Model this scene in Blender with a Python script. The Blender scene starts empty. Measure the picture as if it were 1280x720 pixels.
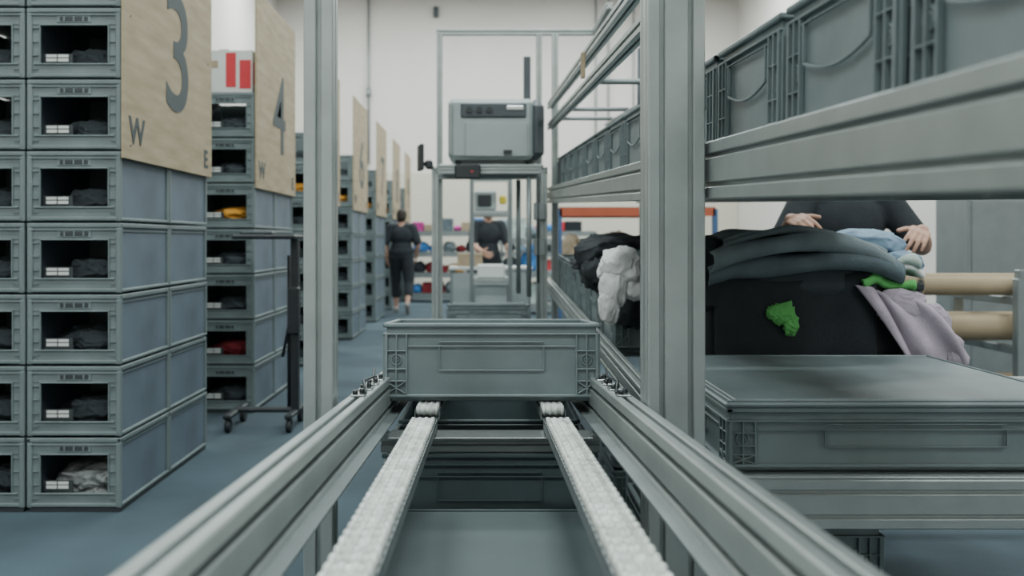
import bpy, bmesh, math, random
from mathutils import Vector, Matrix, noise
random.seed(7)
scene = bpy.context.scene
V3 = Vector

# ------------------------------------------------------------------ materials
def mat(name, rgb, rough=0.5, metal=0.0, var=0.08, scale=8.0, bump=0.0, bscale=60.0):
    m = bpy.data.materials.new(name); m.use_nodes = True
    nt = m.node_tree; b = nt.nodes["Principled BSDF"]
    b.inputs["Roughness"].default_value = rough
    b.inputs["Metallic"].default_value = metal
    tc = nt.nodes.new("ShaderNodeTexCoord")
    n = nt.nodes.new("ShaderNodeTexNoise"); n.inputs["Scale"].default_value = scale; n.inputs["Detail"].default_value = 7
    nt.links.new(tc.outputs["Object"], n.inputs["Vector"])
    r = nt.nodes.new("ShaderNodeValToRGB")
    lo = [max(0, c*(1-var)) for c in rgb]; hi = [min(1, c*(1+var)) for c in rgb]
    r.color_ramp.elements[0].position = 0.3; r.color_ramp.elements[1].position = 0.7
    r.color_ramp.elements[0].color = (*lo, 1); r.color_ramp.elements[1].color = (*hi, 1)
    nt.links.new(n.outputs["Fac"], r.inputs["Fac"])
    nt.links.new(r.outputs["Color"], b.inputs["Base Color"])
    if bump:
        n2 = nt.nodes.new("ShaderNodeTexNoise"); n2.inputs["Scale"].default_value = bscale; n2.inputs["Detail"].default_value = 6
        nt.links.new(tc.outputs["Object"], n2.inputs["Vector"])
        bp = nt.nodes.new("ShaderNodeBump"); bp.inputs["Strength"].default_value = bump; bp.inputs["Distance"].default_value = 0.01
        nt.links.new(n2.outputs["Fac"], bp.inputs["Height"]); nt.links.new(bp.outputs["Normal"], b.inputs["Normal"])
    return m

M_BIN = mat("bin_plastic", (0.165, 0.205, 0.214), 0.45, var=0.13, scale=7)
M_BINSHADE = mat("bin_plastic_shaded", (0.055, 0.078, 0.084), 0.65, var=0.14, scale=5)  # bin plastic darkened: shade under the conveyor put into the colour
M_BIN2 = mat("bin_plastic_pick", (0.155, 0.193, 0.197), 0.5, var=0.12, scale=6)
M_BSIDE = mat("bin_side_panel", (0.112, 0.145, 0.182), 0.6, var=0.24, scale=3)
M_BDARK = mat("bin_recess", (0.035, 0.042, 0.046), 0.6)
M_ALU = mat("anodised_aluminium", (0.38, 0.42, 0.415), 0.36, 0.55, var=0.08, scale=12)
M_ALUD = mat("aluminium_dull", (0.24, 0.27, 0.275), 0.45, 0.5, var=0.06)
M_STEEL = mat("steel", (0.5, 0.52, 0.52), 0.25, 0.9, var=0.1)
M_ROLL = mat("roller_white", (0.62, 0.65, 0.62), 0.45, var=0.30, scale=45)
M_BLACK = mat("black_plastic", (0.018, 0.022, 0.026), 0.5)  # black lifted towards blue, haze put into the colour
M_SCREW = mat("dark_steel", (0.05, 0.055, 0.06), 0.35, 0.8)
M_LABEL = mat("paper_label", (0.62, 0.64, 0.62), 0.7, var=0.05)
M_MACH = mat("machine_shell", (0.31, 0.36, 0.36), 0.45, var=0.04)
M_MACHD = mat("machine_dark", (0.050, 0.062, 0.072), 0.4)
M_NUM = mat("painted_number", (0.055, 0.070, 0.075), 0.7)
M_FLOOR = mat("floor_carpet", (0.050, 0.078, 0.098), 0.9, var=0.25, scale=1.6, bump=0.2, bscale=160)
M_WALL = mat("wall_paint", (0.66, 0.62, 0.585), 0.85, var=0.04, scale=0.5)
M_WALLP = mat("wall_paint_lower", (0.60, 0.56, 0.48), 0.85, var=0.04, scale=0.5)
M_CEIL = mat("ceiling_paint", (0.58, 0.58, 0.56), 0.9, var=0.03)
M_ORANGE = mat("orange_rack_paint", (0.42, 0.09, 0.04), 0.5)
M_BLUEP = mat("blue_rack_paint", (0.05, 0.11, 0.24), 0.5)
M_CARD = mat("cardboard", (0.36, 0.28, 0.19), 0.8, var=0.1)
M_TUBE = mat("cardboard_tube", (0.34, 0.265, 0.17), 0.75, var=0.1)
M_RED = mat("red_print", (0.55, 0.03, 0.04), 0.6)
M_YEL = mat("yellow_plastic", (0.7, 0.58, 0.05), 0.5)
def cloth(name, rgb): return mat(name, rgb, 0.92, var=0.18, scale=10, bump=0.25, bscale=120)
C_BLACK = cloth("cloth_black", (0.018, 0.023, 0.029)); C_DK = cloth("cloth_charcoal", (0.036, 0.046, 0.054))  # blacks raised and tinted blue to stand in for haze
C_GREY = cloth("cloth_grey", (0.175, 0.215, 0.235)); C_WHITE = cloth("cloth_white", (0.70, 0.72, 0.72))
C_SLATE = cloth("cloth_slate", (0.115, 0.150, 0.172)); C_MINT = cloth("cloth_pale_mint", (0.42, 0.50, 0.47))
C_LB = cloth("cloth_light_blue", (0.22, 0.32, 0.43)); C_GREEN = cloth("cloth_green", (0.12, 0.44, 0.12))
C_LILAC = cloth("cloth_lilac", (0.40, 0.34, 0.41)); C_OR = cloth("cloth_orange", (0.65, 0.30, 0.04))
C_RED = cloth("cloth_red", (0.18, 0.015, 0.022)); C_PUR = cloth("cloth_purple", (0.08, 0.035, 0.10))
C_MAG = cloth("cloth_magenta", (0.5, 0.05, 0.28)); C_BLUE = cloth("cloth_blue", (0.05, 0.2, 0.5))
C_BAG = mat("poly_bag", (0.30, 0.32, 0.32), 0.25, var=0.5, scale=16, bump=0.8, bscale=40)
M_SKIN = mat("skin", (0.46, 0.27, 0.20), 0.6, var=0.05); M_HAIR = mat("hair", (0.02, 0.014, 0.010), 0.7)
M_SHOE = mat("shoe", (0.30, 0.28, 0.26), 0.7); M_TROU = cloth("trousers_black", (0.018, 0.022, 0.028))  # trouser black raised for haze as well

def plywood():
    m = bpy.data.materials.new("plywood"); m.use_nodes = True
    nt = m.node_tree; b = nt.nodes["Principled BSDF"]; b.inputs["Roughness"].default_value = 0.75
    tc = nt.nodes.new("ShaderNodeTexCoord"); mp = nt.nodes.new("ShaderNodeMapping")
    mp.inputs["Scale"].default_value = (1, 1.2, 7)
    n = nt.nodes.new("ShaderNodeTexNoise"); n.inputs["Scale"].default_value = 3; n.inputs["Detail"].default_value = 8
    r = nt.nodes.new("ShaderNodeValToRGB")
    r.color_ramp.elements[0].position = 0.3; r.color_ramp.elements[1].position = 0.75
    r.color_ramp.elements[0].color = (0.31, 0.245, 0.155, 1); r.color_ramp.elements[1].color = (0.43, 0.355, 0.24, 1)
    nt.links.new(tc.outputs["Object"], mp.inputs["Vector"]); nt.links.new(mp.outputs["Vector"], n.inputs["Vector"])
    nt.links.new(n.outputs["Fac"], r.inputs["Fac"]); nt.links.new(r.outputs["Color"], b.inputs["Base Color"])
    return m
M_PLY = plywood()

# ------------------------------------------------------------------ mesh builder
_bm = bmesh.new(); bmesh.ops.create_icosphere(_bm, subdivisions=5, radius=1)
ICO_V = [v.co.copy() for v in _bm.verts]; ICO_F = [[v.index for v in f.verts] for f in _bm.faces]; _bm.free()

class MB:
    def __init__(s): s.V = []; s.F = []; s.MI = []; s.SM = []; s.mats = []
    def mi(s, m):
        if m not in s.mats: s.mats.append(m)
        return s.mats.index(m)
    def add(s, verts, faces, m, smooth=False):
        o = len(s.V); s.V += [tuple(v) for v in verts]; k = s.mi(m)
        for f in faces: s.F.append([o+i for i in f]); s.MI.append(k); s.SM.append(smooth)
    def box(s, c, sz, m, b=0.0, R=None):
        h = [x/2 for x in sz]; c = V3(c); vs = []; idx = {}
        if b <= 0:
            for sx in (-1, 1):
                for sy in (-1, 1):
                    for sz_ in (-1, 1):
                        vs.append(V3((sx*h[0], sy*h[1], sz_*h[2])))
            fs = [(0,1,3,2),(4,6,7,5),(0,4,5,1),(2,3,7,6),(0,2,6,4),(1,5,7,3)]
        else:
            b = min(b, min(h)*0.9)
            for sx in (-1, 1):
                for sy in (-1, 1):
                    for sz_ in (-1, 1):
                        for k in range(3):
                            sg = (sx, sy, sz_); p = [sg[i]*(h[i] if i == k else h[i]-b) for i in range(3)]
                            idx[(sx, sy, sz_, k)] = len(vs); vs.append(V3(p))
            fs = []
            def I(a, sa, bb, sb, cc, sc, k):
                t = [0, 0, 0]; t[a] = sa; t[bb] = sb; t[cc] = sc; return idx[(t[0], t[1], t[2], k)]
            for k in range(3):
                a, bb = (k+1) % 3, (k+2) % 3
                for sg in (-1, 1):
                    fs.append([I(k, sg, a, x, bb, y, k) for x, y in ((-1,-1),(1,-1),(1,1),(-1,1))])
                for sa in (-1, 1):
                    for sb in (-1, 1):
                        fs.append([I(a, sa, bb, sb, k, -1, a), I(a, sa, bb, sb, k, 1, a), I(a, sa, bb, sb, k, 1, bb), I(a, sa, bb, sb, k, -1, bb)])
            for sx in (-1, 1):
                for sy in (-1, 1):
                    for sz_ in (-1, 1): fs.append([idx[(sx, sy, sz_, k)] for k in range(3)])
        if R is not None: vs = [R @ v for v in vs]
        s.add([v+c for v in vs], fs, m)
    def cone(s, p0, r0, p1, r1, m, n=16, smooth=True):
        p0 = V3(p0); p1 = V3(p1); d = (p1-p0)
        if d.length < 1e-6: return
        d.normalize(); a = d.orthogonal().normalized(); b = d.cross(a)
        vs = []
        for p, r in ((p0, r0), (p1, r1)):
            for i in range(n):
                t = 2*math.pi*i/n; vs.append(p+(a*math.cos(t)+b*math.sin(t))*r)
        s.add(vs, [(i, (i+1) % n, n+(i+1) % n, n+i) for i in range(n)], m, smooth)
        o = len(s.V)-2*n; k = s.mi(m)
        s.F.append([o+i for i in range(n)][::-1]); s.MI.append(k); s.SM.append(False)
        s.F.append([o+n+i for i in range(n)]); s.MI.append(k); s.SM.append(False)
    def cyl(s, p0, p1, r, m, n=16): s.cone(p0, r, p1, r, m, n)
    def tube(s, pts, r, m, n=8, up=(0, 0, 1)):
        """swept tube with shared rings"""
        pts = [V3(p) for p in pts]; vs = []; K = len(pts)
        for i, p in enumerate(pts):
            d = (pts[min(i+1, K-1)]-pts[max(i-1, 0)]).normalized(); a = d.cross(V3(up))
            a = a.normalized() if a.length > 1e-4 else d.orthogonal().normalized(); b = d.cross(a)
            for j in range(n):
                t = 2*math.pi*j/n; vs.append(p+(a*math.cos(t)+b*math.sin(t))*r)
        s.add(vs, [(i*n+j, i*n+(j+1) % n, (i+1)*n+(j+1) % n, (i+1)*n+j) for i in range(K-1) for j in range(n)]+[list(range(n)), list(range((K-1)*n, K*n))], m, True)
    def ell(s, c, r, m, n=16, k=10):
        if not hasattr(r, "__len__"): r = (r, r, r)
        vs = [V3((0, 0, 1))]
        for j in range(1, k):
            ph = math.pi*j/k
            for i in range(n):
                t = 2*math.pi*i/n; vs.append(V3((math.sin(ph)*math.cos(t), math.sin(ph)*math.sin(t), math.cos(ph))))
        vs.append(V3((0, 0, -1)))
        fs = [(0, 1+i, 1+(i+1) % n) for i in range(n)]
        for j in range(k-2):
            for i in range(n):
                a = 1+j*n+i; b = 1+j*n+(i+1) % n; fs.append((a, a+n, b+n, b))
        e = len(vs)-1; fs += [(e, 1+(k-2)*n+(i+1) % n, 1+(k-2)*n+i) for i in range(n)]
        s.add([V3((v.x*r[0], v.y*r[1], v.z*r[2]))+V3(c) for v in vs], fs, m, True)
    def ring(s, c, ax, R, r, m, n=20, k=6):
        c = V3(c); d = V3(ax).normalized(); a = d.orthogonal().normalized(); b = d.cross(a); vs = []
        for i in range(n):
            t = 2*math.pi*i/n; e = a*math.cos(t)+b*math.sin(t)
            for j in range(k):
                q = 2*math.pi*j/k; vs.append(c+e*(R+r*math.cos(q))+d*r*math.sin(q))
        s.add(vs, [(i*k+j, i*k+(j+1) % k, ((i+1) % n)*k+(j+1) % k, ((i+1) % n)*k+j) for i in range(n) for j in range(k)], m, True)
    def prism(s, poly, p0, p1, m, up=(0, 0, 1)):
        p0 = V3(p0); p1 = V3(p1); d = (p1-p0).normalized(); sd = d.cross(V3(up)).normalized(); u = sd.cross(d)
        n = len(poly); vs = [p+sd*a+u*b for p in (p0, p1) for a, b in poly]
        s.add(vs, [(i, (i+1) % n, n+(i+1) % n, n+i) for i in range(n)]+[list(range(n))[::-1], list(range(n, 2*n))], m)
    def prof(s, p0, p1, w, h, m=None, nx=1, ny=1, up=(0, 0, 1), gd=0.012, gw=0.0045):
        """T-slot aluminium extrusion, centred on the p0-p1 line"""
        m = m or M_ALU; pts = []; c = 0.0025
        def side(L, n):
            o = [(-L/2+c, 0)]
            for i in range(n):
                q = -L/2+L*(i+0.5)/n; o += [(q-gw-.002, 0), (q-gw, -.002), (q-gw, -gd), (q+gw, -gd), (q+gw, -.002), (q+gw+.002, 0)]
            return o+[(L/2-c, 0)]
        for a, b in side(w, nx): pts.append((a, h/2+b))
        for a, b in side(h, ny): pts.append((w/2+b, -a))
        for a, b in side(w, nx): pts.append((-a, -h/2-b))
        for a, b in side(h, ny): pts.append((-w/2-b, a))
        s.prism(pts, p0, p1, m, up)
    def blob(s, c, r, m, seed=0, amp=0.2, pw=1.0, fold=0.06, floor=None, R=None, k=6.0):
        """crumpled / folded cloth lump with long soft creases"""
        c = V3(c); o = V3((seed*3.1, seed*1.7, seed*5.3)); vs = []
        rr = random.Random(int(seed*100)+5); d1 = V3((rr.uniform(-1, 1), rr.uniform(-1, 1), rr.uniform(-.6, .6))).normalized()
        d2 = V3((rr.uniform(-1, 1), rr.uniform(-.5, .5), rr.uniform(-1, 1))).normalized()
        for n in ICO_V:
            q = V3([math.copysign(abs(x)**pw, x) for x in n])
            w1 = noise.noise(n*1.3+o); w2 = noise.noise(n*1.7-o)
            f1 = 1-abs(math.sin(k*.5*d1.dot(n)+3.2*w1)); f2 = 1-abs(math.sin(k*.8*d2.dot(n)+4.0*w2+1))
            f = 1+amp*noise.noise(n*1.1+o*2)+fold*(f1*f1-.35)+fold*.6*(f2*f2-.35)+.012*noise.noise(n*7+o)
            p = V3((q.x*r[0], q.y*r[1], q.z*r[2]))*f
            if R is not None: p = R @ p
            p = p+c
            if floor is not None and p.z < floor: p.z = floor+0.002*noise.noise(p*9)
            vs.append(p)
        s.add(vs, ICO_F, m, True)
    def drape(s, fn, nu, nv, m, th=.006):
        """thin cloth sheet from parametric fn(u,v)"""
        P = [[V3(fn(i/nu, j/nv)) for j in range(nv+1)] for i in range(nu+1)]; N = []
        for i in range(nu+1):
            for j in range(nv+1):
                a = P[min(i+1, nu)][j]-P[max(i-1, 0)][j]; b_ = P[i][min(j+1, nv)]-P[i][max(j-1, 0)]
                nn = a.cross(b_); N.append(nn.normalized() if nn.length > 1e-9 else V3((0, 0, 1)))
        flat = [p for row in P for p in row]; K = len(flat); W_ = nv+1
        vs = [p+n_*th/2 for p, n_ in zip(flat, N)]+[p-n_*th/2 for p, n_ in zip(flat, N)]; fs = []
        for i in range(nu):
            for j in range(nv):
                a = i*W_+j; fs.append((a, a+1, a+W_+1, a+W_)); fs.append((K+a, K+a+W_, K+a+W_+1, K+a+1))
        for i in range(nu):
            a = i*W_; fs.append((a, a+W_, K+a+W_, K+a)); a = i*W_+nv; fs.append((a, K+a, K+a+W_, a+W_))
        for j in range(nv):
            a = j; fs.append((a, K+a, K+a+1, a+1)); a = nu*W_+j; fs.append((a, a+1, K+a+1, K+a))
        s.add(vs, fs, m, True)
    def mesh(s, name, recalc=True):
        me = bpy.data.meshes.new(name); me.from_pydata(s.V, [], s.F)
        for m in s.mats: me.materials.append(m)
        me.polygons.foreach_set("material_index", s.MI); me.polygons.foreach_set("use_smooth", s.SM)
        if recalc:
            bm = bmesh.new(); bm.from_mesh(me); bmesh.ops.recalc_face_normals(bm, faces=bm.faces); bm.to_mesh(me); bm.free()
        me.update(); return me
    def obj(s, name, loc=(0, 0, 0), rot=(0, 0, 0), parent=None): return put(s.mesh(name), name, loc, rot, parent)

def put(me, name, loc=(0, 0, 0), rot=(0, 0, 0), parent=None):
    o = bpy.data.objects.new(name, me); o.location = loc; o.rotation_euler = rot
    scene.collection.objects.link(o)
    if parent: o.parent = parent
    return o
def empty(name, loc=(0, 0, 0)):
    e = bpy.data.objects.new(name, None); e.location = loc; e.empty_display_size = 0.1
    scene.collection.objects.link(e); return e

H = 1.2
# ------------------------------------------------------------------ room shell
def slab(name, c, sz, m):
    b = MB(); b.box((0, 0, 0), sz, m); return b.obj(name, c)
slab("floor", (0.5, 8, -0.05), (13.2, 26.4, 0.1), M_FLOOR)
slab("ceiling", (0.5, 8, 7.45), (13.2, 26.4, 0.1), M_CEIL)
slab("wall_left", (-5.05, 8, 3.7), (0.1, 26.2, 7.4), M_WALL)
slab("wall_right", (6.05, 8, 3.7), (0.1, 26.2, 7.4), M_WALL)
slab("wall_back", (0.5, 21.05, 3.7), (11.0, 0.1, 7.4), M_WALL)
slab("wall_front", (0.5, -5.05, 3.7), (11.0, 0.1, 7.4), M_WALL)
slab("trim_1", (0.5, 20.985, 1.4), (10.98, 0.03, 2.8), M_WALLP)
slab("baseboard_back", (0.5, 20.955, 0.06), (10.98, 0.03, 0.12), M_ALUD)
b = MB(); b.cyl((-2.8, 20.9, 3.0), (-2.8, 20.9, 7.3), 0.03, M_ALUD); b.cyl((-2.8, 20.9, 4.6), (-2.8, 20.9, 4.8), 0.06, M_ALUD)
b.box((-1.2, 20.93, 6.62), (0.12, 0.12, 0.26), M_MACHD, 0.02)
for xx in (2.6, 2.9, 3.5): b.cyl((xx, 20.9, 2.9), (xx, 20.9, 7.3), .02, M_ALUD)
b.obj("wall_conduit")

# ------------------------------------------------------------------ bins
def euro_bin(L, W, Hh, lid=False, m=M_BIN, swoop=False):
    """Euro container; origin bottom centre; L along x, W along y"""
    b = MB(); t = .005; ins = .013
    b.box((0, 0, .012), (L-.03, W-.03, .006), m)
    b.box((0, 0, .006), (L-.045, W-.045, .012), m, .003)
    for sg in (-1, 1):
        b.box((0, sg*(W/2-ins), Hh/2+.003), (L-2*ins, t, Hh-.01), m)
        b.box((sg*(L/2-ins), 0, Hh/2+.003), (t, W-2*ins, Hh-.01), m)
        b.box((0, sg*(W/2-.008), Hh-.006), (L, .016, .012), m, .003)
        b.box((sg*(L/2-.008), 0, Hh-.006), (.016, W, .012), m, .003)
        b.box((0, sg*(W/2-.006), Hh-.03), (L-.004, .012, .005), m, .001)
        b.box((sg*(L/2-.006), 0, Hh-.03), (.012, W-.004, .005), m, .001)
        b.box((0, sg*(W/2-.008), .016), (L-.012, .014, .008), m, .002)
        b.box((sg*(L/2-.008), 0, .016), (.014, W-.012, .008), m, .002)
    for k in range(4):
        R = Matrix.Rotation(k*math.pi/2, 3, 'Z'); A, B = (L, W) if k % 2 == 0 else (W, L)
        def fb(x, z, sx, sz, dy=.010, rot=0):
            c = R @ V3((x, -(B/2-.0045-dy/2+.0045), z)); RR = R @ Matrix.Rotation(rot, 3, 'Y')
            b.box(c, (sx, dy, sz), m, .001, RR)
        zt = Hh-.03; zm = (zt+.02)/2; hh = zt-.02
        for sg in (-1, 1):
            fb(sg*(A/2-.010), zm, .008, hh, .012)
            fb(sg*(A/2-.038), zm, .004, hh); fb(sg*(A/2-.066), zm, .004, hh)
            for q in (.22, .42, .72): fb(sg*(A/2-.038), .02+hh*q, .056, .003, .009)
            dg = math.atan2(hh*.22, .056)
            fb(sg*(A/2-.038), .02+hh*.11, .058, .003, .007, dg); fb(sg*(A/2-.038), .02+hh*.11, .058, .003, .007, -dg)
            c = R @ V3((sg*(A/2-.038), -(B/2-.008), .02+hh*.57))
            b.ring(c, R @ V3((0, 1, 0)), .014, .0028, m)
            b.ring(c, R @ V3((0, 1, 0)), .007, .002, m, 12)
        w = A*.24; z1 = .02+hh*.80; z0 = .02+hh*.40
        if swoop and k % 2 == 1:
            zz = .02+hh*.62
            for i in range(10):
                t0 = (i+.5)/10; x_ = (t0-.5)*(A-.17); dip = .02*(1-(2*t0-1)**2); sl = math.atan(.02*4*(2*t0-1)/(A-.17))
                fb(x_, zz-dip, (A-.17)/10+.002, .005, .006, -sl)
            fb(0, .02+hh*.93, A-.15, .003, .006)
            for sx_ in (-1, 1): fb(sx_*(A/2-.085), .02+hh*.78, .004, hh*.30, .007)
        else:
            fb(0, z1, A-.14, .003, .006); fb(-w, (z0+z1)/2, .003, z1-z0, .006); fb(w, (z0+z1)/2, .003, z1-z0, .006); fb(0, z0, 2*w, .003, .006)
            fb(0, z1+.012, 2*w, .003, .006)
    if lid:
        b.box((0, 0, Hh+.006), (L+.006, W+.006, .012), m, .004)
        b.box((0, 0, Hh+.013), (L-.05, W-.05, .006), m, .003)
        for sg in (-1, 1):
            b.box((0, sg*(W/2-.012), Hh+.014), (L-.01, .006, .006), m, .002); b.box((sg*(L/2-.012), 0, Hh+.014), (.006, W-.01, .006), m, .002)
    return b

def pick_bin(kind):
    """tall picking bin with open window in the short end (-Y)"""
    b = MB(); L, W, Hh = .415, .595, .308; m = M_BIN2
    b.box((0, 0, .008), (L-.02, W-.02, .012), m)
    b.box((0, W/2-.014, Hh/2), (L-.03, .006, Hh-.01), m)
    for sg in (-1, 1):
        b.box((sg*(L/2-.014), 0, Hh/2), (.006, W-.03, Hh-.01), M_BSIDE)
        b.box((sg*(L/2-.008), 0, Hh-.010), (.016, W, .020), m, .003)
        b.box((sg*(L/2-.008), 0, .010), (.016, W-.01, .014), m, .003)
        for e in (-1, 1): b.box((sg*(L/2-.007), e*(W/2-.012), Hh/2), (.012, .022, Hh-.02), m, .003)
        b.box((sg*(L/2-.010), 0, Hh-.035), (.010, W-.03, .004), m)
    b.box((0, W/2-.008, Hh-.010), (L, .016, .020), m, .003)
    y = -W/2
    b.box((0, y+.009, Hh-.010), (L, .018, .020), m, .004)
    b.box((0, y+.013, Hh-.045), (L-.03, .012, .055), m, .002)
    b.box((0, y+.004, Hh-.030), (L-.02, .010, .005), m, .001)
    b.box((0, y+.006, Hh-.047), (.15, .006, .032), m, .002); b.box((0, y+.004, Hh-.047), (.125, .006, .020), M_BDARK, .002)
    for i in (-1, 0, 1): b.box((i*.042, y+.003, Hh-.047), (.006, .007, .022), m)
    b.box((0, y+.013, .035), (L-.03, .010, .055), m, .002)
    b.box((0, y+.006, .012), (L-.01, .012, .016), m, .003)
    b.box((0, y+.006, .062), (L-.06, .012, .007), m, .002)
    for sg in (-1, 1):
        b.box((sg*(L/2-.012), y+.008, Hh/2-.01), (.024, .016, Hh-.02), m, .004)
        b.box((sg*(L/2-.038), y+.014, Hh/2-.01), (.034, .008, Hh-.03), m, .002)
        b.box((sg*(L/2-.056), y+.008, Hh/2), (.006, .012, .18), m, .002)
        for q in (.04, .10, .16, .22): b.box((sg*(L/2-.035), y+.006, q), (.03, .008, .003), m)
    b.box((0, y+.008, .235), (L-.11, .010, .006), m, .002)
    for x in (-.112, -.060):
        b.box((x, y+.03, .085), (.046, .003, .014), M_LABEL); b.box((x, y+.03, .103), (.046, .003, .012), M_LABEL)
    b.box((-.085, y+.036, .088), (.13, .006, .05), M_BDARK)
    col = {"dark": C_BLACK, "char": C_DK, "red": C_RED, "orange": C_OR, "bag": C_BAG, "purple": C_PUR}[kind]
    sd = {"dark": 1, "char": 2, "red": 3, "orange": 4, "bag": 5, "purple": 6}[kind]
    b.blob((0, .02, .07), (.16, .22, .085 if kind != "dark" else .06), col, sd, .2, .7, .12, floor=.016)
    b.blob((.04, -.12, .10), (.11, .11, .055), col if kind in ("bag", "orange", "red") else C_DK, sd+10, .25, .8, .14, floor=.016)
    return b.mesh("pick_bin_"+kind)
PICK = {k: pick_bin(k) for k in ("dark", "char", "red", "orange", "bag", "purple")}

XS = -1.605; LH = .3155
def text(txt, size, loc, parent, off=.0, m=M_NUM):
    cu = bpy.data.curves.new("glyph_"+txt, 'FONT'); cu.body = txt; cu.size = size; cu.extrude = .0015
    cu.align_x = 'CENTER'; cu.materials.append(m); cu.offset = off
    o = bpy.data.objects.new("glyph_"+txt, cu); o.location = loc; o.rotation_euler = (math.pi/2, 0, math.pi/2)
    scene.collection.objects.link(o); o.parent = parent; return o

def stack(y0, num, layers, front_kinds, cols=2):
    e = empty("storage_bin_stack", (XS, y0, 0))
    for l in range(layers):
        for c in range(cols):
            for d in range(2):
                if d == 0 and c == 0: k = front_kinds[l % len(front_kinds)]
                else: k = random.choice(["dark", "char", "dark", "purple", "char"])
                put(PICK[k], "pick_bin", (-.21-c*.425+random.uniform(-.002, .002), .2985+d*.602, .02+l*LH), parent=e)
    b = MB()
    for c in range(cols): b.box((-.21-c*.425, .6, .01), (.40, 1.18, .02), M_BDARK)
    b.obj("base_plate", parent=e)
    b = MB(); b.box((.009, .605, 2.245), (.014, 1.23, 1.37), M_PLY, .002)
    for yy in (.06, 1.15):
        for zz in (1.62, 2.2, 2.86): b.cyl((.015, yy, zz), (.018, yy, zz), .006, M_SCREW, 8)
    b.obj("plywood_sign", parent=e)
    text(num, .86, (.0175, .66, 1.865), e, .004); text("W", .17, (.0175, .13, 1.635), e, .003); text("E", .14, (.0175, 1.11, 1.61), e, .003)
    return e
stack(3.87, "3", 8, ["bag", "dark", "char", "dark", "dark", "char", "dark", "red"])
stack(6.10, "4", 7, ["char", "red", "dark", "char", "orange", "char", "dark"])
for i, n in enumerate("56789"):
    stack(8.33+2.23*i, n, 7, ["char", "dark", "purple", "dark", "char", "orange", "dark"])
b = MB(); b.box((0, 0, .15), (.40, .5, .30), M_LABEL, .004); b.box((.05, -.252, .16), (.07, .004, .24), M_RED); b.box((.15, -.252, .13), (.08, .004, .20), M_RED)
b.box((-.1, -.252, .2), (.12, .004, .05), M_CARD)
b.box((.202, 0, .14), (.004, .46, .16), M_RED); b.box((0, 0, .302), (.06, .5, .003), M_CARD)
b.obj("cardboard_carton", (XS-.23, 6.40, .02+7*LH))

# trolley between stacks
b = MB()
for x in (-.28, .1):
    b.box((x, 0, .10), (.05, .42, .035), M_BLACK, .01)
    for y in (-.17, .17):
        b.cyl((x-.015, y, .04), (x+.015, y, .04), .04, M_BLACK); b.box((x, y, .075), (.03, .03, .04), M_SCREW)
b.box((-.09, 0, .11), (.42, .06, .03), M_BLACK, .01)
b.box((.1, 0, .65), (.05, .06, 1.12), M_BLACK, .01); b.cyl((.05, .05, .1), (.05, .05, 1.1), .012, M_BLACK)
b.box((-.07, 0, 1.22), (.40, .30, .03), M_BLACK, .01); b.box((-.12, -.06, 1.245), (.2, .14, .02), M_MACHD, .005)
b.box((.10, -.03, .75), (.07, .07, .30), M_BLACK, .01); b.cyl((.02, 0, .45), (.12, 0, .95), .010, M_BLACK)
b.obj("pole_trolley", (-1.33, 5.66, 0))

# ------------------------------------------------------------------ conveyor
SL = .06
def zt(c, y): return H-(c+SL*y)
b = MB()
Y0, Y1 = .30, 8.4
for sg in (-1, 1):
    x = .01+sg*.2975
    b.prof((x, Y0, zt(.232+.055, Y0)), (x, Y1, zt(.232+.055, Y1)), .046, .11, nx=1, ny=2, gd=.018, gw=.005)
    b.prism([(-.012, -.002), (.012, -.002), (.012, .002), (-.012, .002)], (x-sg*.034, Y0, zt(.335, Y0)), (x-sg*.034, Y1, zt(.335, Y1)), M_ALUD)
for y in (2.22, 4.3, 6.0, 8.0):
    b.prof((-.264, y, zt(.375, y)), (.284, y, zt(.375, y)), .045, .045, m=M_ALUD)
b.box((.01, 2.19, zt(.352, 2.2)), (.50, .09, .004), M_STEEL, .001)
for x in (-.30, .32): b.prof((x, .3, H-.85), (x, 8.3, H-.85), .045, .08, ny=2, m=M_ALUD)
for y in (2.4, 5, 8): b.prof((-.277, y, H-.85), (.297, y, H-.85), .045, .045)
for y in (.45, 4.6, 8.2):
    for sg in (-1, 1): b.prof((.01+sg*.343, y, 0), (.01+sg*.343, y, zt(.25, y)), .045, .045, up=(0, 1, 0))
for sg in (-1, 1):
    x = .01+sg*.2975
    for y in (1.98, 2.10, 2.22, 2.33):
        z = zt(.232, y)
        b.box((x, y, z+.003), (.034, .04, .005), M_STEEL, .002)
        for q in (-.012, .012): b.cyl((x+q*.5, y+q, z+.004), (x+q*.5, y+q, z+.015), .006, M_SCREW, 8)
    b.tube([(x-sg*.02, 1.95, zt(.232, 1.95)+.01), (x, 2.06, zt(.232, 2.06)+.026), (x-sg*.005, 2.2, zt(.232, 2.2)+.022), (x+sg*.01, 2.34, zt(.232, 2.34)+.03)], .003, M_SCREW, 6)
b.obj("conveyor_frame")
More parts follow.
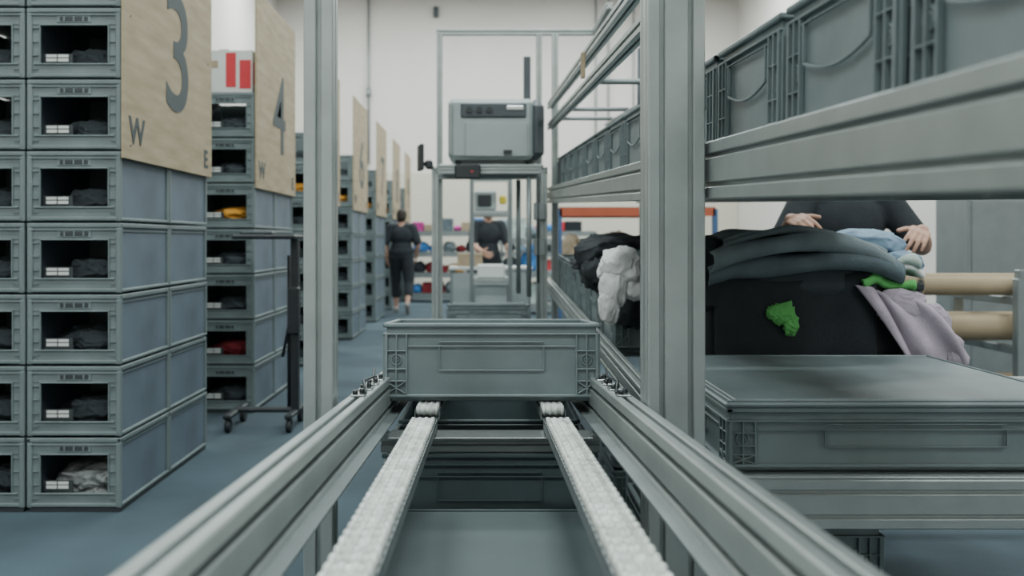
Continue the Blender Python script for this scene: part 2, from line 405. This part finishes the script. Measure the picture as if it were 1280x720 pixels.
def track(x, ya, yb, c):
    """mini-roller track: steel channel, one wide ribbed roller every 36 mm"""
    b = MB(); L = math.hypot(yb-ya, SL*(yb-ya)); w = .033
    R = Matrix.Rotation(-math.atan(SL), 3, 'X')
    o = V3((x, ya, zt(c, ya)))
    def P(dx, s_, dz): return o + R @ V3((dx, s_, dz))
    b.prism([(-w, -.036), (w, -.036), (w, -.013), (w-.002, -.013), (w-.002, -.034), (-w+.002, -.034), (-w+.002, -.013), (-w, -.013)], P(0, 0, 0), P(0, L, 0), M_ALUD)
    b.prism([(-w+.003, -.0335), (w-.003, -.0335), (w-.003, -.030), (-w+.003, -.030)], P(0, .002, 0), P(0, L-.002, 0), M_BDARK)
    pit = .036; n = int((L-.02)/pit)
    for i in range(n+1):
        s_ = .016+i*pit
        if s_ > L-.013: break
        b.cyl(P(-.029, s_, -.0145), P(.029, s_, -.0145), .0122, M_ROLL, 16)
        for q in (-.024, -.008, .008, .024): b.cyl(P(q-.0035, s_, -.0145), P(q+.0035, s_, -.0145), .0143, M_ROLL, 16)
        b.cyl(P(-.0338, s_, -.0155), P(.0338, s_, -.0155), .0035, M_SCREW, 8)
    return b.obj("roller_track")
for x in (-.158, .178):
    track(x, .42, 2.24, .310); track(x, 2.34, 8.3, .300)

EB = euro_bin(.6, .4, .215).mesh("euro_bin")
EBL = euro_bin(.6, .4, .215, m=M_BINSHADE).mesh("euro_bin_low")
def on_conv(y, c=.300): return put(EB, "plastic_bin", (.014, y+.2, zt(c, y+.2)+.001), (-math.atan(SL), 0, 0))
on_conv(2.41)
on_conv(7.2); on_conv(6.3)
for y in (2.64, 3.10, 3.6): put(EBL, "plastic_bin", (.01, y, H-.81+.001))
LB = euro_bin(.55, .8, .19, lid=True, m=M_BINSHADE).mesh("lidded_bin")
put(LB, "lidded_bin", (.01, 1.58, H-.81+.001)); put(LB, "lidded_bin", (.01, .74, H-.81+.001))

# ------------------------------------------------------------------ uprights + right flow rack
b = MB(); b.prof((-.363, 1.93, 0), (-.363, 1.93, 3.2), .064, .064, up=(0, 1, 0), nx=1, ny=1, gd=.014, gw=.005)
b.box((-.363, 1.93, .006), (.10, .10, .012), M_ALUD, .002); b.obj("aluminium_post")
b = MB()
RX = .485
b.prof((.395, 1.875, 0), (.395, 1.875, 3.3), .118, .10, up=(0, 1, 0), nx=2, ny=2, gd=.016, gw=.005, m=M_ALU)
def beam(x, c, s_, ya, yb, w=.045, h=.12, ny=2, m=None): b.prof((x, ya, H+c+h/2+s_*ya), (x, yb, H+c+h/2+s_*yb), w, h, nx=1, ny=ny, gd=.016, m=m)
beam(RX, .012, .040, .25, 6.7)
beam(1.16, .012, .040, .25, 6.7)
for k in range(14):
    y = .5+k*.46; z = H+.06+.04*y
    b.prof((RX+.02, y, z), (1.14, y, z), .03, .03)
beam(RX, .49, .052, .5, 6.7, h=.05, ny=1)
beam(RX, .62, .056, .5, 6.7, h=.05, ny=1)
beam(.92, .49, .052, 3.5, 6.7, h=.05, ny=1)
for y in (1.9, 4.3, 5.7, 6.4):
    z = H+.55+.052*y; b.cyl((RX, y, z), (.92, y, z), .014, M_ALUD)
b.box((RX-.035, 4.1, H+.60+.052*4.1), (.02, .03, .12), M_TUBE, .003)
for k in range(2): b.cyl((.80+k*.07, 4.6, 1.55), (.80+k*.07, 4.6, 2.2), .012, M_MACHD, 8)
beam(RX, -.62, .034, 2.1, 6.7, h=.085, ny=2); beam(1.14, -.62, .034, 3.6, 6.7, h=.085, ny=2)
beam(RX+.10, -.47, .034, 3.6, 6.7, h=.03, ny=1, w=.03)
for k in range(8):
    y = 3.7+k*.42; z = H-.60+.034*y; b.prof((RX+.02, y, z), (1.12, y, z), .03, .03)
for x in (RX+.04, 1.20):
    b.prof((x, 6.74, 0), (x, 6.74, 2.77), .05, .05, up=(0, 1, 0))
b.prof((1.215, 5.25, 0), (1.215, 5.25, 2.7), .05, .05, up=(0, 1, 0)); b.prof((1.215, .35, 0), (1.215, .35, 2.7), .05, .05, up=(0, 1, 0))
b.prof((.455, .35, 0), (.455, .35, 2.6), .05, .05, up=(0, 1, 0))
b.obj("flow_rack")
UB2 = euro_bin(.6, .42, .26, swoop=True).mesh("euro_bin_deep")
for k in range(14):
    y = .22+k*.45
    put(UB2, "plastic_bin", (.52+.30, y+.21, H+.082+.040*(y+.21)), (math.atan(.040), 0, 0))
for k in range(6):
    y = 3.62+k*.47
    put(UB2, "plastic_bin", (.52+.30, y+.21, H-.58+.034*(y+.21)), (math.atan(.034), 0, 0))
b = MB()
b.blob((.54, 3.85, 1.13), (.17, .20, .085), C_BLACK, 31, .25, .85, .13); b.blob((.50, 3.72, 1.06), (.10, .14, .09), C_BLACK, 35, .3, .85, .14)
b.blob((.66, 4.3, 1.13), (.2, .25, .10), C_DK, 36, .25, .85, .13); b.blob((.9, 4.2, 1.02), (.25, .3, .12), C_GREY, 37, .25, .85, .1)
b.blob((.62, 3.62, .95), (.12, .12, .12), C_BLACK, 39, .25, .85, .12); b.blob((.66, 3.55, 1.10), (.10, .10, .06), C_SLATE, 40, .25, .85, .12)
b.blob((.80, 5.2, .98), (.25, .4, .10), C_DK, 38, .3, .9, .1); b.obj("black_garment")
b = MB()
b.blob((.515, 3.38, 1.095), (.085, .09, .072), C_WHITE, 41, .25, .85, .10, k=5)
b.blob((.485, 3.35, 1.02), (.055, .055, .085), C_WHITE, 44, .25, .85, .10, k=5)
b.blob((.462, 3.33, .945), (.038, .035, .065), C_WHITE, 45, .25, .85, .10, k=5)
b.blob((.56, 3.36, 1.03), (.045, .05, .06), C_WHITE, 46, .25, .85, .10, k=5)
b.obj("white_garment")
b = MB(); b.box((0, 0, .028), (.58, .38, .02), M_BLACK, .004)
for x in (-.24, .24):
    for y in (-.14, .14): b.cyl((x, y-.01, .01), (x, y+.01, .01), .0095, M_BLACK, 10)
b.obj("bin_dolly", (.72, 2.45, 0))
for k in range(2): put(EB, "plastic_bin", (.72, 2.45, .040+k*.2155))
for k in range(2): put(EB, "plastic_bin", (.84, 3.95, .001+k*.218))

# ------------------------------------------------------------------ side table
b = MB()
zb = H-.53
b.prof((.535, 1.975, zb-.058), (2.35, 1.975, zb-.058), .045, .11, ny=2); b.prof((.535, 3.42, zb-.058), (2.35, 3.42, zb-.058), .045, .11, ny=2)
for x in (.56, 2.32): b.prof((x, 2.0, zb-.058), (x, 3.40, zb-.058), .045, .09, ny=2)
for x in (.56, 2.32):
    for y in (2.03, 3.37): b.prof((x, y, 0), (x, y, zb-.1), .045, .045, up=(0, 1, 0))
b.box((1.15, 2.70, zb-.004), (1.22, 1.42, .008), M_ALUD); b.obj("packing_table")
LID = euro_bin(.86, .80, .148, lid=True).mesh("lidded_bin_wide")
put(LID, "lidded_bin", (.975, 2.395, zb+.001))
b = MB(); x0, x1, y0, y1 = .66, 1.42, 2.88, 3.38; zt0, zt1 = zb+.001, H-.14
for y in (y0, y1): b.box(((x0+x1)/2, y, (zt0+zt1)/2), (x1-x0, .012, zt1-zt0), M_BLACK, .003)
for x in (x0, x1): b.box((x, (y0+y1)/2, (zt0+zt1)/2), (.012, y1-y0, zt1-zt0), M_BLACK, .003)
b.box(((x0+x1)/2, (y0+y1)/2, zt0+.01), (x1-x0, y1-y0, .02), M_BLACK)
for y in (y0-.006, y1+.006): b.box(((x0+x1)/2, y, zt1-.012), (x1-x0+.02, .012, .024), M_BLACK, .005)
b.obj("black_tote")
b = MB()
b.blob((1.04, 3.10, 1.07), (.36, .24, .09), C_DK, 51, .1, .6, .04)
def folded(cx, cy, zc, hw, hd, th, m, sd, sag=.03):
    def fn(u, v):
        x = cx+(u-.5)*2*hw*(1+.03*math.sin(6*v+sd)); t_ = v
        if t_ < .55: y = cy+hd-(2*hd)*(t_/.55); z = zc+th/2
        elif t_ < .75:
            a = (t_-.55)/.2*math.pi; y = cy-hd-math.sin(a)*th/2*1.2; z = zc+math.cos(a)*th/2
        else: y = cy-hd+(2*hd)*((t_-.75)/.25)*.8; z = zc-th/2
        e = abs(2*u-1); z -= sag*e**3+.012*math.sin(4*u+sd)+.006*noise.noise(V3((u*5, v*5, sd)))+.008*math.sin(9*u+5*v+sd)*(1 if t_ < .6 else .5)
        return (x+.01*noise.noise(V3((v*4, sd, 1))), y+.012*math.sin(5*u+sd), z)
    b.drape(fn, 40, 60, m, .008)
folded(1.03, 3.02, 1.130, .32, .17, .060, C_SLATE, 1.0, .045)
folded(1.02, 3.01, 1.180, .29, .18, .055, C_GREY, 2.4, .05)
folded(1.04, 3.04, 1.218, .26, .17, .022, C_GREY, 3.7, .05)
b.blob((.72, 3.02, 1.07), (.10, .18, .14), C_BLACK, 54, .2, .75, .08)
b.blob((1.31, 3.06, 1.185), (.11, .14, .052), C_LB, 55, .2, .8, .10, k=6); b.blob((1.38, 2.98, 1.125), (.08, .10, .040), C_LB, 56, .2, .8, .10, k=6)
folded(1.33, 2.94, 1.125, .08, .08, .018, C_MINT, 1.2, .012); folded(1.35, 2.95, 1.10, .08, .08, .014, C_WHITE, 2.2, .012)
folded(1.30, 2.92, 1.068, .085, .07, .026, C_GREEN, 5.0, .015)
b.blob((.955, 2.846, .965), (.040, .012, .034), C_GREEN, 58, .35, .8, .25, k=9); b.blob((.985, 2.844, .93), (.022, .010, .036), C_GREEN, 68, .35, .8, .25, k=9)
def lil(u, v):
    x = 1.19+.18*u+.21*v+.015*math.sin(8*u+3*v); z = 1.055-.05*u*(1-v)-.24*v**1.2-.09*(1-u)*math.sin(math.pi*v*.7); y = 2.850-.030*math.sin(math.pi*v)-.012*math.sin(15*u+2*v)-.008
    return (x, y, z)
b.drape(lil, 50, 40, C_LILAC, .012)
b.blob((1.34, 2.842, .985), (.085, .025, .055), C_LILAC, 59, .2, .85, .12, k=6); b.blob((1.44, 2.842, .92), (.06, .025, .075), C_LILAC, 60, .2, .85, .12, k=6); b.blob((1.51, 2.84, .84), (.028, .022, .05), C_LILAC, 61, .2, .85, .12)
def blk(u, v): return (.74+.52*u, 2.860-.010*math.sin(7*u+v)-.004*math.sin(15*u), 1.085-.30*v-.02*math.sin(4*u))
b.drape(blk, 50, 20, C_BLACK, .012)
b.obj("clothing_pile")

# ------------------------------------------------------------------ labelling machine on portal
b = MB(); zb2 = 1.755
b.box((.03, 6.45, zb2+.225), (.60, .55, .43), M_MACH, .03)
b.box((.35, 6.45, zb2+.225), (.12, .53, .43), M_MACHD, .05)
b.box((.05, 6.17, zb2+.355), (.46, .02, .105), M_MACHD, .01)
b.box((.07, 6.17, zb2+.15), (.44, .014, .24), M_MACH, .006)
for k in range(3): b.cyl((-.12+k*.07, 6.165, zb2+.355), (-.12+k*.07, 6.145, zb2+.355), .022, M_BLACK, 12)
b.box((.2, 6.155, zb2+.37), (.12, .01, .03), M_STEEL, .003); b.box((.15, 6.158, zb2+.06), (.06, .01, .03), M_BLACK)
b.box((-.25, 6.17, zb2+.22), (.03, .02, .36), M_ALUD, .004)
for x in (-.2, .3):
    for y in (6.25, 6.65): b.cyl((x, y, zb2-.02), (x, y, zb2+.02), .02, M_BLACK)
b.obj("label_printer")
b = MB(); b.box((.03, 6.46, zb2-.035), (.74, .62, .02), M_ALU, .003)
for y in (6.18, 6.74): b.prof((-.37, y, zb2-.068), (.43, y, zb2-.068), .045, .045)
for x in (-.36, .405):
    b.prof((x, 6.18, 0), (x, 6.18, zb2-.045), .045, .045, up=(0, 1, 0)); b.prof((x, 6.78, 0), (x, 6.78, 2.78), .045, .045, up=(0, 1, 0))
b.prof((-.385, 6.78, 2.80), (.86, 6.78, 2.80), .045, .045); b.prof((.84, 6.78, 2.80), (.84, 6.0, 2.80), .045, .045)
b.box((-.13, 6.13, zb2-.08), (.18, .06, .10), M_BLACK, .01); b.box((-.10, 6.098, zb2-.08), (.015, .004, .012), M_RED)
b.box((-.46, 6.15, zb2+.02), (.03, .16, .18), M_BLACK, .006, Matrix.Rotation(.2, 3, 'Z')); b.cyl((-.44, 6.16, zb2-.02), (-.36, 6.18, zb2-.06), .014, M_BLACK)
b.box((-.40, 6.14, zb2-.03), (.05, .08, .06), M_BLACK, .01)
b.box((.31, 6.72, 2.42), (.055, .04, .36), M_MACHD, .006)
for z in (1.15, 1.4): b.box((.37, 6.14, z), (.08, .05, .12), M_ALUD, .006)
b.cyl((.36, 6.12, .9), (.36, 6.12, 1.65), .008, M_BLACK); b.cyl((.30, 6.2, .8), (.30, 6.2, 1.65), .018, M_ALUD); b.cyl((.24, 6.6, .8), (.24, 6.6, 1.65), .018, M_ALUD)
b.obj("portal_frame")
b = MB()
for x in (-.16, .26):
    for y in (9.5, 10.0): b.prof((x, y, 0), (x, y, 1.86), .04, .04, up=(0, 1, 0), m=M_ALUD)
for y in (9.5, 10.0):
    b.prof((-.18, y, 1.88), (.28, y, 1.88), .04, .04); b.prof((-.14, y, 1.48), (.24, y, 1.48), .04, .04); b.prof((-.14, y, .75), (.24, y, .75), .04, .04)
b.box((.05, 9.75, 1.51), (.36, .5, .015), M_ALU)
b.box((-.01, 9.75, 1.63), (.24, .3, .22), M_MACH, .02); b.box((-.02, 9.59, 1.63), (.15, .02, .13), M_BLACK, .01)
b.box((.18, 9.65, 1.64), (.08, .10, .10), M_YEL, .02); b.box((.05, 9.75, .78), (.38, .5, .02), M_ALU)
b.box((.05, 9.7, .86), (.30, .36, .14), M_LABEL, .01); b.box((.05, 9.55, .40), (.36, .03, .62), M_MACH, .01)
b.obj("scanner_station")
b = MB(); b.box((0, 0, .86), (1.0, .5, .04), M_LABEL, .005)
for x in (-.46, .46):
    for y in (-.2, .2): b.box((x, y, .42), (.05, .05, .84), M_ALUD)
b.box((0, -.22, .5), (.9, .02, .6), M_MACH, .004); b.box((-.25, 0, .96), (.3, .3, .16), M_CARD, .005)
b.obj("packing_bench", (.05, 10.75, 0))

# ------------------------------------------------------------------ far shelves
def shelf(name, loc, w, d, h, nl, cols, seed, frame, beamcol=None):
    rr = random.Random(seed); b = MB()
    for x in (-w/2, w/2):
        for y in (-d/2, d/2): b.box((x, y, h/2), (.05, .05, h), frame)
    for l in range(nl):
        z = .12+l*(h-.15)/max(1, nl-1)
        for y in (-d/2, d/2): b.box((0, y, z), (w, .05, .09), beamcol or frame)
        b.box((0, 0, z+.045), (w, d, .012), M_ALUD)
        if l == nl-1 and h > 1.5: continue
        x = -w/2+.06; gap = (h-.15)/max(1, nl-1)-.12
        while x < w/2-.25:
            ww = rr.uniform(.14, .34); hh = gap*rr.uniform(.45, .9)
            m = rr.choice(cols)
            if rr.random() < .5: b.box((x+ww/2, 0, z+.052+hh/2), (ww*.92, d*.7, hh), m, .01)
            else: b.blob((x+ww/2, 0, z+.052+hh*.4), (ww*.5, d*.36, hh*.5), m, rr.random()*50, .2, .8, .1, floor=z+.052)
            x += ww
    return b.obj(name, loc)
BUSY = [C_BLUE, C_MAG, M_YEL, C_GREY, C_LB, C_BLUE, C_BLACK, C_RED, C_SLATE, M_CARD, C_OR]
shelf("goods_shelf", (-.75, 17.2, 0), 1.5, .5, 1.35, 4, BUSY, 3, M_ALUD)
shelf("goods_shelf", (1.2, 17.2, 0), 1.8, .5, 1.35, 4, [C_BLUE, C_GREY, C_LB, C_BLACK, M_CARD, M_RED, C_DK], 5, M_ALUD)
shelf("goods_shelf", (.55, 14.4, 0), 1.1, .5, 1.2, 3, [C_GREY, C_SLATE, M_CARD, C_DK, C_MINT, C_BLUE], 12, M_ALUD)
shelf("pallet_rack", (1.55, 9.4, 0), 1.6, .7, 1.52, 3, [M_CARD, C_GREY, C_GREY, C_DK, C_LB], 9, M_BLUEP, M_ORANGE)
b = MB(); b.box((0, 0, .80), (1.6, .5, 1.5), M_ALUD, .01); b.box((0, 0, .03), (1.5, .45, .05), M_BLACK)
for k in (-1, 1):
    b.box((k*.39, -.255, .80), (.76, .015, 1.42), M_ALUD, .004); b.box((k*.06, -.268, .85), (.02, .02, .16), M_STEEL, .004)
b.obj("metal_cabinet", (4.6, 7.2, 0))
b = MB()
for y, z, r in ((0, .955, .05), (0.05, .73, .07), (.35, .96, .05), (.35, .72, .07), (.15, .40, .07)):
    b.cyl((-.48, y, z), (1.0, y, z), r, M_TUBE, 24); b.cyl((-.482, y, z), (-.47, y, z), r*.7, M_BDARK, 20)
for x in (-.02, .85):
    for y in (-.12, .5): b.box((x, y, .50), (.06, .05, 1.0), M_ALUD, .005)
    for z in (.88, .62, .30): b.box((x, .19, z), (.05, .64, .04), M_ALUD, .004)
for z in (1.02, .1): b.box((.41, -.12, z), (.9, .05, .05), M_ALUD, .004)
b.obj("cardboard_tube_rack", (2.80, 4.70, 0))

# ------------------------------------------------------------------ people
def remesh(mb, vox, it=6):
    me = mb.mesh("tmp"); o = bpy.data.objects.new("tmp", me); scene.collection.objects.link(o)
    r = o.modifiers.new("r", 'REMESH'); r.mode = 'VOXEL'; r.voxel_size = vox
    s_ = o.modifiers.new("s", 'SMOOTH'); s_.iterations = it; s_.factor = .5
    dg = bpy.context.evaluated_depsgraph_get(); dg.update()
    out = bpy.data.meshes.new_from_object(o.evaluated_get(dg)); bpy.data.objects.remove(o)
    vs = [v.co.copy() for v in out.vertices]; fs = [list(p.vertices) for p in out.polygons]
    bpy.data.meshes.remove(out); return vs, fs

def hand(mb, wrist, d, n, side, skin, curl=.5):
    h = MB(); d = V3(d).normalized(); n = V3(n); n = (n-d*n.dot(d)).normalized(); s_ = d.cross(n).normalized()*side; w = V3(wrist)
    h.cone(w-d*.03, .026, w+d*.02, .027, skin, 12)
    for k in range(4):
        q = (1.5-k)*.020
        h.cone(w+d*.005+s_*q*.7, .016, w+d*.088+s_*q-d*abs(k-1)*.004, .0125, skin, 10); h.ell(w+d*.088+s_*q-d*abs(k-1)*.004, .0125, skin, 10, 8)
        p = w+d*.088+s_*q-d*abs(k-1)*.004; ang = .15; L = (.040, .045, .042, .032)[k]; r = .0098
        for j, f in enumerate((1, .68, .5)):
            ang += curl*(.5 if j == 0 else .8); dd = d*math.cos(ang)+n*math.sin(ang)+s_*(1.5-k)*.06
            p2 = p+dd.normalized()*L*f; h.cone(p, r, p2, r*.9, skin, 10); h.ell(p2, r*.92, skin, 10, 8); p = p2; r *= .92
    p = w+d*.025+s_*.03; h.ell(p, .017, skin, 10, 8); dd = (d*.6+s_*.75+n*.25).normalized()
    for L, r in ((.038, .0125), (.030, .0108)):
        p2 = p+dd*L; h.cone(p, r, p2, r*.9, skin, 10); h.ell(p2, r*.9, skin, 10, 8); p = p2; dd = (dd+d*.4+n*.3).normalized()
    vs, fs = remesh(h, .0042, 3); mb.add(vs, fs, skin, True)

def person(name, loc, rotz, J, shirt, trou, shoe=M_SHOE, bare_calf=False, palms=None, curl=.5, bulk=1.0):
    D = dict(pelvis=(0, 0, .95), waist=(0, 0, 1.08), chest=(0, 0, 1.27), neck=(0, .01, 1.46), head=(0, -.01, 1.60),
             shL=(.175, 0, 1.395), shR=(-.175, 0, 1.395), elL=(.225, .03, 1.11), elR=(-.225, .03, 1.11), wrL=(.23, -.05, .87), wrR=(-.23, -.05, .87),
             hiL=(.09, 0, .92), hiR=(-.09, 0, .92), knL=(.10, -.02, .50), knR=(-.10, -.02, .50), anL=(.10, .02, .085), anR=(-.10, .02, .085))
    D.update(J); D = {k: V3(v) for k, v in D.items()}
    prims = []; P = MB()
    def cap(a, ra, bb, rb, reg):
        P.cone(a, ra, bb, rb, shirt, 16); P.ell(a, ra, shirt, 16, 10); P.ell(bb, rb, shirt, 16, 10); prims.append((V3(a), ra, V3(bb), rb, reg))
    def el(c_, r, reg): P.ell(c_, r, shirt, 20, 14); prims.append((V3(c_), V3(r), None, 0, reg))
    B = bulk
    el(D['pelvis'], (.160*B, .112*B, .12), 'T'); el(D['waist'], (.150*B, .108*B, .13), 'S'); el(D['chest'], (.175*B, .122*B, .165), 'S')
    el(D['pelvis'].lerp(D['waist'], .45), (.172*B, .126*B, .13), 'S')
    cap(D['neck']-V3((0, 0, .02)), .056, D['neck']+V3((0, 0, .06)), .052, 'K')
    for q in 'LR':
        cap(D['neck']-V3((0, 0, .06)), .055, D['sh'+q], .064*B, 'S'); s0 = D['sh'+q]; e0 = D['el'+q]; w0 = D['wr'+q]; m0 = s0.lerp(e0, .80)
        cap(s0, .068*B, m0, .064*B, 'S'); cap(m0, .042, e0, .040, 'K'); cap(e0, .041, e0.lerp(w0, .3), .042, 'K'); cap(e0.lerp(w0, .3), .042, w0, .028, 'K')
        hi = D['hi'+q]; kn = D['kn'+q]; an = D['an'+q]
        cap(hi, .098*B, kn, .070*B, 'T'); mid = kn.lerp(an, .35)
        cap(kn, .068*B, mid, .064*B, 'T')
        if bare_calf: cap(mid, .064*B, mid.lerp(an, .25), .060*B, 'T'); cap(mid.lerp(an, .25), .048, an, .036, 'K')
        else: cap(mid, .064, an, .050, 'T')
        f = D.get('ft'+q, V3((0, -1, 0))).normalized()
        cap(an-V3((0, 0, .035))-f*.03, .042, an-V3((0, 0, .05))+f*.14, .034, 'B')
    hc = D['head']
    el(hc, (.076, .095, .112), 'K'); el(hc+V3((0, -.022, -.065)), (.054, .065, .052), 'K')
    cap(hc+V3((0, -.09, .01)), .010, hc+V3((0, -.108, -.022)), .014, 'K')
    for sg in (-1, 1): el(hc+V3((sg*.078, .01, -.01)), (.012, .022, .032), 'K')
    el(hc+V3((0, .018, .032)), (.087, .100, .098), 'H'); el(hc+V3((0, .042, -.015)), (.080, .078, .092), 'H')
    vs, fs = remesh(P, .011, 5)
    RM = {'S': shirt, 'T': trou, 'K': M_SKIN, 'H': M_HAIR, 'B': shoe}
    out = MB(); out.V = [tuple(v) for v in vs]
    for f in fs:
        c_ = sum((vs[i] for i in f), V3())/len(f); best = 1e9; reg = 'S'
        for a, ra, bb, rb, rg in prims:
            if bb is None:
                q_ = c_-a; l = V3((q_.x/ra.x, q_.y/ra.y, q_.z/ra.z)).length; dd = (l-1)*min(ra)
                if rg == 'H' and c_.y < hc.y-.055 and c_.z < hc.z+.06: dd = 1
                if rg == 'H': dd -= .004
            else:
                ab = bb-a; t = max(0, min(1, (c_-a).dot(ab)/ab.dot(ab))); dd = (c_-a-ab*t).length-(ra+(rb-ra)*t)
            if dd < best: best = dd; reg = rg
        out.F.append(f); out.MI.append(out.mi(RM[reg])); out.SM.append(True)
    for sg in (-1, 1):
        out.ell(hc+V3((sg*.03, -.083, .005)), (.013, .008, .008), M_LABEL, 10, 8); out.ell(hc+V3((sg*.03, -.090, .005)), (.006, .004, .006), M_HAIR, 8, 6)
        out.box(hc+V3((sg*.03, -.089, .024)), (.028, .008, .005), M_HAIR, .002)
    out.ell(hc+V3((0, -.085, -.052)), (.022, .008, .006), C_RED, 10, 8)
    for q, sg in (('L', 1), ('R', -1)):
        fd = (D['wr'+q]-D['el'+q]); pn = (palms or {}).get(q, V3((-sg, 0, 0)))
        if palms and 'd'+q in palms: fd = V3(palms['d'+q])
        fdn = fd.normalized(); sv = fdn.cross((V3(pn)-fdn*V3(pn).dot(fdn)).normalized())
        if palms: side = 1 if sv.dot(V3((-sg, 0, .3))) > 0 else -1
        else: side = 1 if sv.dot(V3((0, -1, .3))) > 0 else -1
        hand(out, D['wr'+q], fd, pn, side, M_SKIN, curl)
    return out.obj(name, loc, (0, 0, rotz))

# walking away down the aisle (faces +Y)
person("walking_person", (-1.38, 14.3, 0), math.pi,
       dict(elL=(.27, .06, 1.13), wrL=(.24, -.02, .90), elR=(-.27, .02, 1.13), wrR=(-.23, -.12, .92), head=(0, -.03, 1.585),
            knL=(.11, -.16, .53), anL=(.10, -.14, .10), knR=(-.13, .03, .50), anR=(-.12, .28, .18), ftR=(0, -.7, -.7)), C_BLACK, M_TROU, bare_calf=True, bulk=1.2)
# worker at garment pile, facing the camera, handling a garment
person("worker", (1.62, 3.98, 0), 0,
       dict(elL=(.30, -.10, 1.17), wrL=(.16, -.38, 1.235), elR=(-.33, -.12, 1.17), wrR=(-.38, -.42, 1.28)), C_BLACK, M_TROU,
       palms=dict(L=V3((-.5, 0, -.9)), R=V3((.5, 0, -.9)), dL=V3((-.5, -.8, -.15)), dR=V3((.05, -.9, -.1))), curl=.6)
person("worker", (.02, 11.4, 0), math.pi*.1,
       dict(elL=(.24, -.10, 1.13), wrL=(.18, -.33, 1.05), elR=(-.24, -.10, 1.13), wrR=(-.18, -.33, 1.05), head=(0, -.05, 1.585)), C_BLACK, M_TROU)

# ------------------------------------------------------------------ lights
def added_lamp(x, y, e, sx=2.4, sy=.5):  # unseen ceiling lamps and housings, added to light the closed room
    L = bpy.data.lights.new("added_ceiling_light", 'AREA'); L.shape = 'RECTANGLE'; L.size = sx; L.size_y = sy; L.energy = e; L.color = (.90, 1.0, .985)
    em = empty("added_ceiling_lamp", (x, y, 7.0))
    o = bpy.data.objects.new("added_light", L); o.location = (0, 0, -.06); scene.collection.objects.link(o); o.parent = em
    b = MB(); b.box((0, 0, 0), (sx+.1, sy+.1, .08), M_ALU, .01); b.cyl((-.9, 0, 0), (-.9, 0, .4), .01, M_ALU); b.cyl((.9, 0, 0), (.9, 0, .4), .01, M_ALU)
    b.obj("added_housing", parent=em)
for y, e in ((-3, 190), (2, 140), (7, 150), (12, 200), (17.5, 280)):  # first row, behind the camera, added to light the bin fronts
    for x in (-3.0, .4, 3.8): added_lamp(x, y, e)
w = bpy.data.worlds.new("world"); scene.world = w; w.use_nodes = True
w.node_tree.nodes["Background"].inputs[0].default_value = (.75, .85, .9, 1); w.node_tree.nodes["Background"].inputs[1].default_value = .5

# ------------------------------------------------------------------ camera
cam = bpy.data.cameras.new("camera"); co = bpy.data.objects.new("camera", cam); scene.collection.objects.link(co)
co.location = (0, 0, H); co.rotation_euler = (math.pi/2, 0, 0)
cam.sensor_width = 36; cam.lens = 1100/1280*36; cam.shift_x = .025; cam.shift_y = -.046875
cam.clip_start = .05; cam.clip_end = 100
cam.dof.use_dof = True; cam.dof.focus_distance = 2.3; cam.dof.aperture_fstop = 3.0
scene.camera = co
